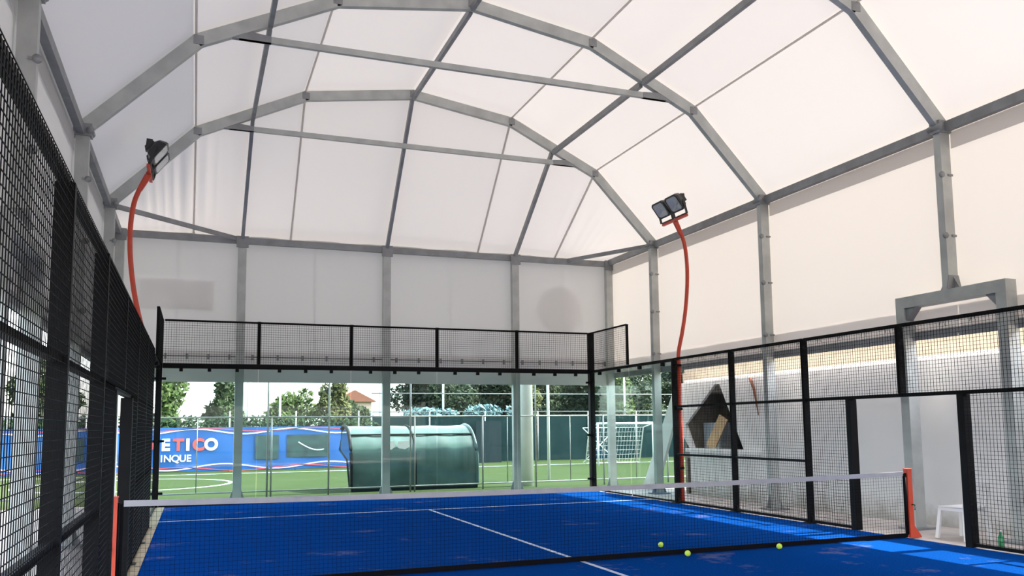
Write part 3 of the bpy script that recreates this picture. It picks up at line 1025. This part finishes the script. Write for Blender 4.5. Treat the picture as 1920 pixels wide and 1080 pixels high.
# chair
th = thing('plastic_chair', 'white plastic chair standing beyond the right doorway', 'chair', (5.55, -0.34, -0.012))
cx, cy = 5.56, -0.34
mb = MB()
v, f = [], []
for j in range(7):
    for i in range(7):
        a, b = i / 6 * 2 - 1, j / 6 * 2 - 1
        v.append((cx + a * 0.21, cy + b * 0.22, 0.435 - 0.018 * (1 - a * a) * (1 - b * b) - 0.02 * max(0, b - 0.5)))
for j in range(6):
    for i in range(6):
        a = j * 7 + i
        f.append((a, a + 1, a + 8, a + 7))
n = len(v)
v += [(p[0], p[1], p[2] - 0.022) for p in v]
f += [tuple(k + n for k in q[::-1]) for q in f]
rim = [0, 1, 2, 3, 4, 5, 6, 13, 20, 27, 34, 41, 48, 47, 46, 45, 44, 43, 42, 35, 28, 21, 14, 7]
f += [(rim[k], rim[(k + 1) % 24], rim[(k + 1) % 24] + n, rim[k] + n) for k in range(24)]
mb.add(v, f, True).build('seat', PLASTICW, th)
for sx in (-1, 1):
    for sy_ in (-1, 1):
        MB().beam((cx + sx * 0.185, cy + sy_ * 0.19, 0.415), (cx + sx * 0.225, cy + sy_ * 0.235, -0.012), 0.05, 0.035, (1, 0, 0)).build('leg', PLASTICW, th)
back = MB()
for sx in (-1, 1):
    back.beam((cx + sx * 0.195, cy - 0.20, 0.43), (cx + sx * 0.19, cy - 0.29, 0.80), 0.045, 0.022, (0, 1, 0))
for k in range(3):
    x = cx - 0.09 + 0.09 * k
    back.beam((x, cy - 0.20, 0.43), (x, cy - 0.285, 0.76), 0.05, 0.014, (0, 1, 0))
bk = MB()
bk.beam((cx - 0.21, cy - 0.29, 0.79), (cx + 0.21, cy - 0.29, 0.79), 0.022, 0.09)
bk = bk.build('backrest', PLASTICW, th)
build_each(back, 'back_slat', PLASTICW, bk)
mb = MB()
for sx in (-1, 1):
    mb.beam((cx + sx * 0.205, cy - 0.20, 0.39), (cx + sx * 0.205, cy + 0.20, 0.39), 0.015, 0.04)
mb.beam((cx - 0.19, cy + 0.21, 0.39), (cx + 0.19, cy + 0.21, 0.39), 0.015, 0.04)
build_each(mb, 'apron', PLASTICW, th)

th = thing('bottle', 'small green bottle standing behind the near right mesh panel', 'bottle', (5.28, -1.14, -0.012))
mb = MB()
prof = [(0.0, 0.03), (0.01, 0.034), (0.13, 0.034), (0.17, 0.014), (0.20, 0.012)]
mb.tube([(5.28, -1.14, -0.012 + z) for z, _ in prof], [r_ for _, r_ in prof], 12).build('body', BOTTLE, th)
MB().tube([(5.28, -1.14, 0.188), (5.28, -1.14, 0.207)], 0.014, 10).build('cap', PLASTICW, th)

# ------------------------------------------------------------------ behind the tent: low pitch fence
th = thing('pitch_fence', 'thin galvanised post and rail fence just outside the back glass', 'fence', (0, 11.8, 0))
for x in (-5.4, -2.64, -1.21, 0.81, 2.72, 4.2, 6.2, 8.2):
    tall = x in (-1.21, 0.81, 4.2, -2.64)
    MB().tube([(x, 11.8, -0.02), (x, 11.8, 4.2 if tall else 1.88)], 0.022, 8).build('fence_post', GALVD, th)
for x in (-2.55, 0.92):
    MB().tube([(x, 11.8, -0.02), (x, 11.8, 1.86)], 0.02, 8).build('fence_post', GALVD, th)
for z in (1.86, 0.13):
    MB().tube([(-9, 11.8, z), (9, 11.8, z)], 0.018, 8).build('rail', GALVD, th)
mb = MB()
for x, z0, z1 in ((-4.2, 0.13, 1.86), (3.4, 0.13, 1.86), (5.2, 0.13, 1.86), (7.2, 0.13, 1.86)):
    mb.tube([(x, 11.8, z0), (x, 11.8, z1)], 0.012, 6)
build_each(mb, 'picket', GALVD, th)

# dugout, seen from behind
th = thing('team_dugout', 'dark teal team shelter with a curved back behind the glass', 'dugout', (1.0, 13.4, 0))
prof = []
for k in range(25):
    t = k / 24
    if t < 0.25:
        prof.append((12.45 - 0.02 * t, 0.05 + 0.55 * t / 0.25))
    else:
        a = (t - 0.25) / 0.75 * math.pi * 0.62
        prof.append((12.45 + 1.15 * (1 - math.cos(a)), 0.60 + 1.03 * math.sin(a)))
XA, XB = -0.55, 2.78
v, f = [], []
nx = 16
for i in range(nx + 1):
    x = XA + (XB - XA) * i / nx
    for k, (y, z) in enumerate(prof):
        v.append((x, y + 0.01 * math.sin(i * 2.1 + k * 0.5), z + 0.008 * math.sin(i * 1.3)))
m_ = len(prof)
for i in range(nx):
    for k in range(m_ - 1):
        a = i * m_ + k
        f.append((a, a + m_, a + m_ + 1, a + 1))
MB().add(v, f, True).build('curved_shell', DUG, th)
for x, nm in ((XA, 'end_rib'), (XB, 'end_rib'), ((XA + XB) / 2, 'middle_rib')):
    MB().tube([(x, y - 0.012, z + 0.012) for y, z in prof], 0.045 if nm == 'end_rib' else 0.02, 8).build(nm, DUGF if x < 2 else DUG, th)
k0 = 14
MB().tube([(XA, prof[k0][0] - 0.02, prof[k0][1] + 0.02), (XB, prof[k0][0] - 0.02, prof[k0][1] + 0.02)], 0.022, 8).build('ridge_strip', DUGF, th)
side = [(12.47, 0.05), (12.47, 0.6)] + prof[6:] + [(14.4, 1.0), (13.2, 0.75), (12.75, 0.05)]
for x in (XA + 0.02, XB - 0.02):
    MB().prism([(p[0], p[1]) for p in side], 'x', x - 0.006, x + 0.006).build('end_panel', MATS['dugout_clear'], th)
    MB().tube([(x, 12.75, 0.05), (x, 13.2, 0.75), (x, 14.4, 1.0), (x, prof[-1][0], prof[-1][1])], 0.03, 8).build('end_frame', DUGF, th)
MB().box(XA, XB, 12.42, 12.52, -0.015, 0.06).build('ground_beam', DUGF, th)
MB().box(XA + 0.1, XB - 0.1, 12.75, 13.1, 0.40, 0.45).build('bench', DUGF, th)
mb = MB()
yy, zz = prof[11]
for (x0, dz, sg) in ((0.42, 0, 1), (0.80, 0.02, -1)):
    y_, z_ = prof[11][0] - 0.05, prof[11][1]
    mb.prism([(x0 - 0.17, z_ - 0.03), (x0 + 0.02 * sg, z_ - 0.15), (x0 + 0.17, z_ - 0.04), (x0 + 0.14, z_ + 0.12), (x0 - 0.13, z_ + 0.1)], 'y', y_ - 0.012, y_ + 0.012)
build_each(mb, 'white_patch', PLASTICW, th, 'white torn patch on the curved back')

o = MB().tube([(4.18, 12.4, -0.02), (4.18, 12.4, 9.0)], [0.18, 0.14], 20).build('floodlight_mast', MASTW)
tag(o, 'thick white floodlight mast just outside the back glass', 'mast')
for x, y, lab in ((5.75, 14.6, 'slim white pole standing on the pitch right of the thick mast'), (-1.0, 27.0, 'slim pale pole rising behind the blue banner')):
    o = MB().tube([(x, y, -0.02), (x, y, 6.0)], 0.045, 10).build('pole', MASTW)
    tag(o, lab, 'pole')
for x, wh in ((-7.2, 'leftmost'), (-2.2, 'second from the left'), (3.4, 'third from the left'), (6.3, 'third from the right'), (9.9, 'second from the right'), (15.6, 'rightmost')):
    o = MB().tube([(x, 28.2, -0.02), (x, 28.2, 7.0)], 0.05, 8).build('net_mast', MASTW)
    tag(o, 'thin pale net mast behind the pitch, %s of the six' % wh, 'pole', 'net masts behind the pitch')

# banner on the far fence
th = thing('advertising_banner', 'long blue printed banner with white wavy stripes along the far fence', 'banner', (-6, 25.6, 0))
YBN = 25.6
v, f = [], []
x0, x1 = -19.0, 2.6
n = 80
for i in range(n + 1):
    x = x0 + (x1 - x0) * i / n
    for k in range(5):
        z = 0.02 + 1.66 * k / 4
        v.append((x, YBN + 0.025 * math.sin(x * 3.1 + k) , z))
for i in range(n):
    for k in range(4):
        a = i * 5 + k
        f.append((a, a + 5, a + 6, a + 1))
MB().add(v, f, True).build('sheet', BLUEB, th)


def text_mesh(s_, size, x, z, m_, parent, bold=0.0, sx=1.0):
    cu = bpy.data.curves.new('lettering', 'FONT')
    cu.body = s_
    cu.size = size
    cu.extrude = 0.006
    cu.offset = bold
    ob = bpy.data.objects.new('lettering', cu)
    COL.objects.link(ob)
    bpy.context.view_layer.update()
    me_ = bpy.data.meshes.new_from_object(ob.evaluated_get(bpy.context.evaluated_depsgraph_get()))
    bpy.data.objects.remove(ob)
    off = OFF[parent.name]
    for q in me_.vertices:
        q.co = Vector((x + q.co.x * sx, YBN - 0.05 - q.co.z, z + q.co.y)) - off
    me_.materials.clear()
    me_.materials.append(m_)
    o_ = bpy.data.objects.new('lettering', me_)
    COL.objects.link(o_)
    o_.parent = parent
    return o_


for ch, x, m_ in (('E', -5.42, BW), ('T', -5.0, BR), ('I', -4.56, BW), ('C', -4.32, BR), ('O', -3.90, BW)):
    text_mesh(ch, 0.60, x, 0.83, m_, th, 0.028, 1.0)
for ch, x in (('I', -5.44), ('N', -5.33), ('Q', -5.06), ('U', -4.78), ('E', -4.53)):
    text_mesh(ch, 0.36, x, 0.40, BW, th, 0.008)
text_mesh('A', 0.36, -7.15, 0.42, BW, th, 0.008)


def stripe(z0, amp, wl, ph, m_, xa, xb, wdt=0.025):
    mb_ = MB()
    pts = []
    for i in range(61):
        x = xa + (xb - xa) * i / 60
        pts.append((x, YBN - 0.045, z0 + amp * math.sin(2 * math.pi * x / wl + ph)))
    for a, b in zip(pts[:-1], pts[1:]):
        mb_.beam(a, b, 0.008, wdt * 2)
    mb_.build('wave_stripe', m_, th)


stripe(1.52, 0.10, 3.6, 2.7, BW, -16, 2.6)
stripe(1.58, 0.06, 4.1, 1.3, BR, -16, 2.6, 0.016)
stripe(0.18, 0.11, 4.0, 0.3, BPINK, -16, 2.6)
stripe(0.10, 0.08, 4.6, 1.9, BR, -16, 2.6, 0.016)
for (a, b, z0, z1) in ((-2.05, -1.15, 0.42, 1.36), (-0.85, 0.75, 0.48, 1.36), (-8.9, -8.0, 0.5, 1.3)):
    MB().box(a, b, YBN - 0.042, YBN - 0.036, z0, z1).build('photo_print', BPRINT, th)
stripe(1.05, 0.30, 3.0, 3.9, BW, -0.4, 0.6, 0.02)
for x in [-18 + 2.5 * i for i in range(9)]:
    MB().tube([(x, YBN + 0.06, -0.02), (x, YBN + 0.06, 2.3)], 0.03, 8).build('fence_post', GALVD, th)


def leaf_cloud(mb, blobs, count, size, rnd):
    tot = sum(b[3] * b[4] * b[5] for b in blobs)
    for bx, by, bz, rx, ry, rz in blobs:
        for _ in range(max(8, int(count * rx * ry * rz / tot))):
            while True:
                p = Vector((rnd.uniform(-1, 1), rnd.uniform(-1, 1), rnd.uniform(-1, 1)))
                if 0.25 < p.length < 1:
                    break
            c = Vector((bx + p.x * rx, by + p.y * ry, bz + p.z * rz))
            a = Vector((rnd.gauss(0, 1), rnd.gauss(0, 1), rnd.gauss(0, 1))).normalized()
            b = a.orthogonal().normalized()
            s_ = size * rnd.uniform(0.6, 1.4)
            n = len(mb.v)
            mb.v += [tuple(c + a * s_), tuple(c + b * s_ * 0.6), tuple(c - a * s_), tuple(c - b * s_ * 0.6)]
            mb.f.append((n, n + 1, n + 2, n + 3))
            mb.sm.append(False)


# hedge behind the banner
mb = MB()
rnd = random.Random(3)
leaf_cloud(mb, [(x, 26.7, 1.05, 1.2, 0.45, 1.12) for x in [-20 + 1.3 * i for i in range(18)]], 30000, 0.085, rnd)
o = mb.build('hedge', HEDGE, None, None, False)
tag(o, 'long dark clipped hedge behind the blue banner', 'hedge', None, 'stuff')

TREES = [  # x, y, height, crown width, leaf kind, label
    (-5.5, 33, 5.6, 1.15, 1, 'slender light green tree at the far left behind the banner'),
    (-2.9, 34, 5.2, 1.0, 0, 'slender grey-green tree seen left of the grey column'),
    (0.7, 36, 3.7, 1.9, 1, 'low bright green bushy tree right of the grey column'),
    (2.4, 35, 5.0, 0.95, 3, 'yellowish green tree beside the house'),
    (5.0, 44, 3.4, 1.5, 0, 'small green tree right of the house'),
    (7.6, 33, 6.5, 2.5, 2, 'dense dark tree above the left end of the dugout'),
    (10.6, 34, 7.0, 2.7, 2, 'dense dark tree above the right end of the dugout'),
    (11.3, 30.5, 5.0, 0.8, 3, 'narrow yellow-green tree left of the white mast'),
    (14.0, 36, 7.0, 2.9, 0, 'dark green tree behind the white mast'),
    (17.0, 33, 6.8, 2.8, 2, 'dark tree behind the goal, left one'),
    (20.6, 37, 7.0, 2.9, 0, 'mid green tree behind the goal, right one'),
    (16.0, 29.0, 4.6, 1.1, 1, 'bright green tree at the back right corner post'),
    (22.5, 32, 7.0, 2.7, 2, 'dark tree at the far right behind the slanted white strut'),
    (9.2, 40, 7.5, 3.2, 2, 'dark tree in the dense back row of five, farthest left'),
    (13.2, 41, 7.5, 3.2, 2, 'dark tree in the dense back row of five, second from the left'),
    (17.4, 41, 7.5, 3.2, 2, 'dark tree in the dense back row of five, in the middle'),
    (21.8, 41, 7.5, 3.2, 2, 'dark tree in the dense back row of five, second from the right'),
    (26.2, 40, 7.5, 3.2, 2, 'dark tree in the dense back row of five, farthest right'),
    (-10.5, 34, 5.4, 1.8, 0, 'green tree glimpsed through the left mesh fence'),
    (-15.0, 36, 5.6, 2.2, 1, 'broad light green tree farthest left behind the mesh fence'),
]
for i, (x, y, h, cw, kd, lab) in enumerate(TREES):
    rnd = random.Random(100 + i)
    th = thing('tree', lab, 'tree', (x, y, 0), 'trees behind the pitch')
    mb = MB().tube([(x, y, -0.1), (x + 0.05, y, h * 0.3), (x - 0.05, y, h * 0.62)], [0.15, 0.11, 0.05], 8)
    for k in range(5):
        a = k * 2.4
        mb.tube([(x, y, h * (0.28 + 0.07 * k)), (x + math.cos(a) * cw * 0.55, y + math.sin(a) * cw * 0.55, h * (0.45 + 0.08 * k))], [0.05, 0.02], 6)
    mb.build('trunk', BARK, th)
    mb = MB()
    blobs = []
    for k in range(13):
        a = rnd.uniform(0, 6.28)
        zz = 0.22 + 0.66 * k / 12
        rr = cw * (0.35 + 0.55 * math.sin(math.pi * min(1, 0.25 + 0.72 * k / 12)))
        blobs.append((x + math.cos(a) * rr * 0.55, y + math.sin(a) * rr * 0.55, h * zz, rr * 0.62, rr * 0.62, h * 0.12))
    leaf_cloud(mb, blobs, int(3000 + 3200 * max(0.0, cw - 1.0)), 0.12, rnd)
    o = mb.build('crown', LEAVES[kd], th, None, False)

# house between the trees
th = thing('house', 'distant pinkish house with a red tiled roof between the trees', 'house', (7.8, 61, 0))
MB().box(6.4, 9.2, 60, 64, -0.02, 3.75).build('wall', HOUSEW, th)
MB().prism([(6.0, 3.75), (9.6, 3.75), (7.8, 4.7)], 'y', 59.6, 64.4).build('roof', ROOFT, th)
for x in (7.0, 8.5):
    wn = MB().box(x - 0.3, x + 0.3, 59.96, 60.0, 2.6, 3.4).build('window', HOUSEW, th)
    MB().box(x - 0.25, x + 0.25, 59.93, 59.96, 2.65, 3.35).build('pane', MATS['pane_glass'], wn)

# dark windscreen fence to the right
th = thing('windscreen_fence', 'dark green netted fence on the far side of the pitch behind the goal', 'fence', (14, 27.6, 0))
xs = [2.9 + 2.6 * i for i in range(11)]
for i, x in enumerate(xs):
    MB().tube([(x, 27.6, -0.02), (x, 27.6, 2.3)], 0.04, 8).build('fence_post', GALVD, th)
    if i < len(xs) - 1:
        MB().box(x + 0.05, xs[i + 1] - 0.05, 27.63, 27.645, 0.02, 2.05).build('screen_panel', SCREEN, th)
for z in (2.28, 3.1):
    MB().tube([(2.9, 27.6, z), (xs[-1], 27.6, z)], 0.025, 6).build('rail', GALVD, th)
o = MB().box(7.55, 8.75, 27.2, 27.26, -0.015, 1.86).build('dark_board', SCREEND)
tag(o, 'dark upright board right of the dugout at the far fence', 'board')
th = thing('rolled_netting', 'crumpled teal netting heaped on the far fence above the dugout', 'netting', (8, 27.9, 2.0))
mb = MB()
rnd = random.Random(9)
leaf_cloud(mb, [(5.6, 28.0, 2.2, 1.4, 0.3, 0.28), (8.2, 28.0, 2.25, 1.0, 0.3, 0.38), (9.9, 28.0, 2.3, 0.7, 0.3, 0.38)], 900, 0.11, rnd)
mb.build('cloth', TEAL, th, None, False)

# goal
th = thing('football_goal', 'white football goal frame with net at the far right of the pitch', 'goal', (12.2, 22, 0))
gx0, gx1, gy = 11.05, 13.6, 22.0
for x in (gx0, gx1):
    MB().tube([(x, gy, -0.015), (x, gy, 1.68)], 0.045, 10).build('upright', MASTW, th)
    MB().tube([(x, gy, 1.66), (x, gy + 0.8, 1.5), (x, gy + 1.2, 0.02)], 0.025, 8).build('stay', MASTW, th)
MB().tube([(gx0 - 0.04, gy, 1.68), (gx1 + 0.04, gy, 1.68)], 0.045, 10).build('crossbar', MASTW, th)
MB().tube([(gx0, gy + 1.2, 0.02), (gx1, gy + 1.2, 0.02)], 0.025, 8).build('ground_bar', MASTW, th)
mb = MB()
for i in range(1, 18):
    x = gx0 + (gx1 - gx0) * i / 18
    mb.tube([(x, gy, 1.66), (x, gy + 0.8, 1.5), (x, gy + 1.2, 0.02)], 0.004, 3, False)
for k in range(8):
    t = k / 8
    mb.tube([(gx0, gy + 0.8 + 0.4 * t, 1.5 * (1 - t)), (gx1, gy + 0.8 + 0.4 * t, 1.5 * (1 - t))], 0.004, 3, False)
mb.build('goal_net', MASTW, th)['kind'] = 'stuff'
for (a, b) in (((gx0 + 0.5, gy + 2.5, 0.0), (gx1 - 0.4, gy + 2.5, 1.5)), ((gx0 + 0.5, gy + 2.5, 1.5), (gx1 - 0.4, gy + 2.5, 0.0))):
    MB().tube([a, b], 0.02, 6).build('cross_stay', MASTW, th)
MB().tube([(gx0 + 0.5, gy + 2.5, 1.5), (gx1 - 0.4, gy + 2.5, 1.5)], 0.02, 6).build('cross_stay', MASTW, th)
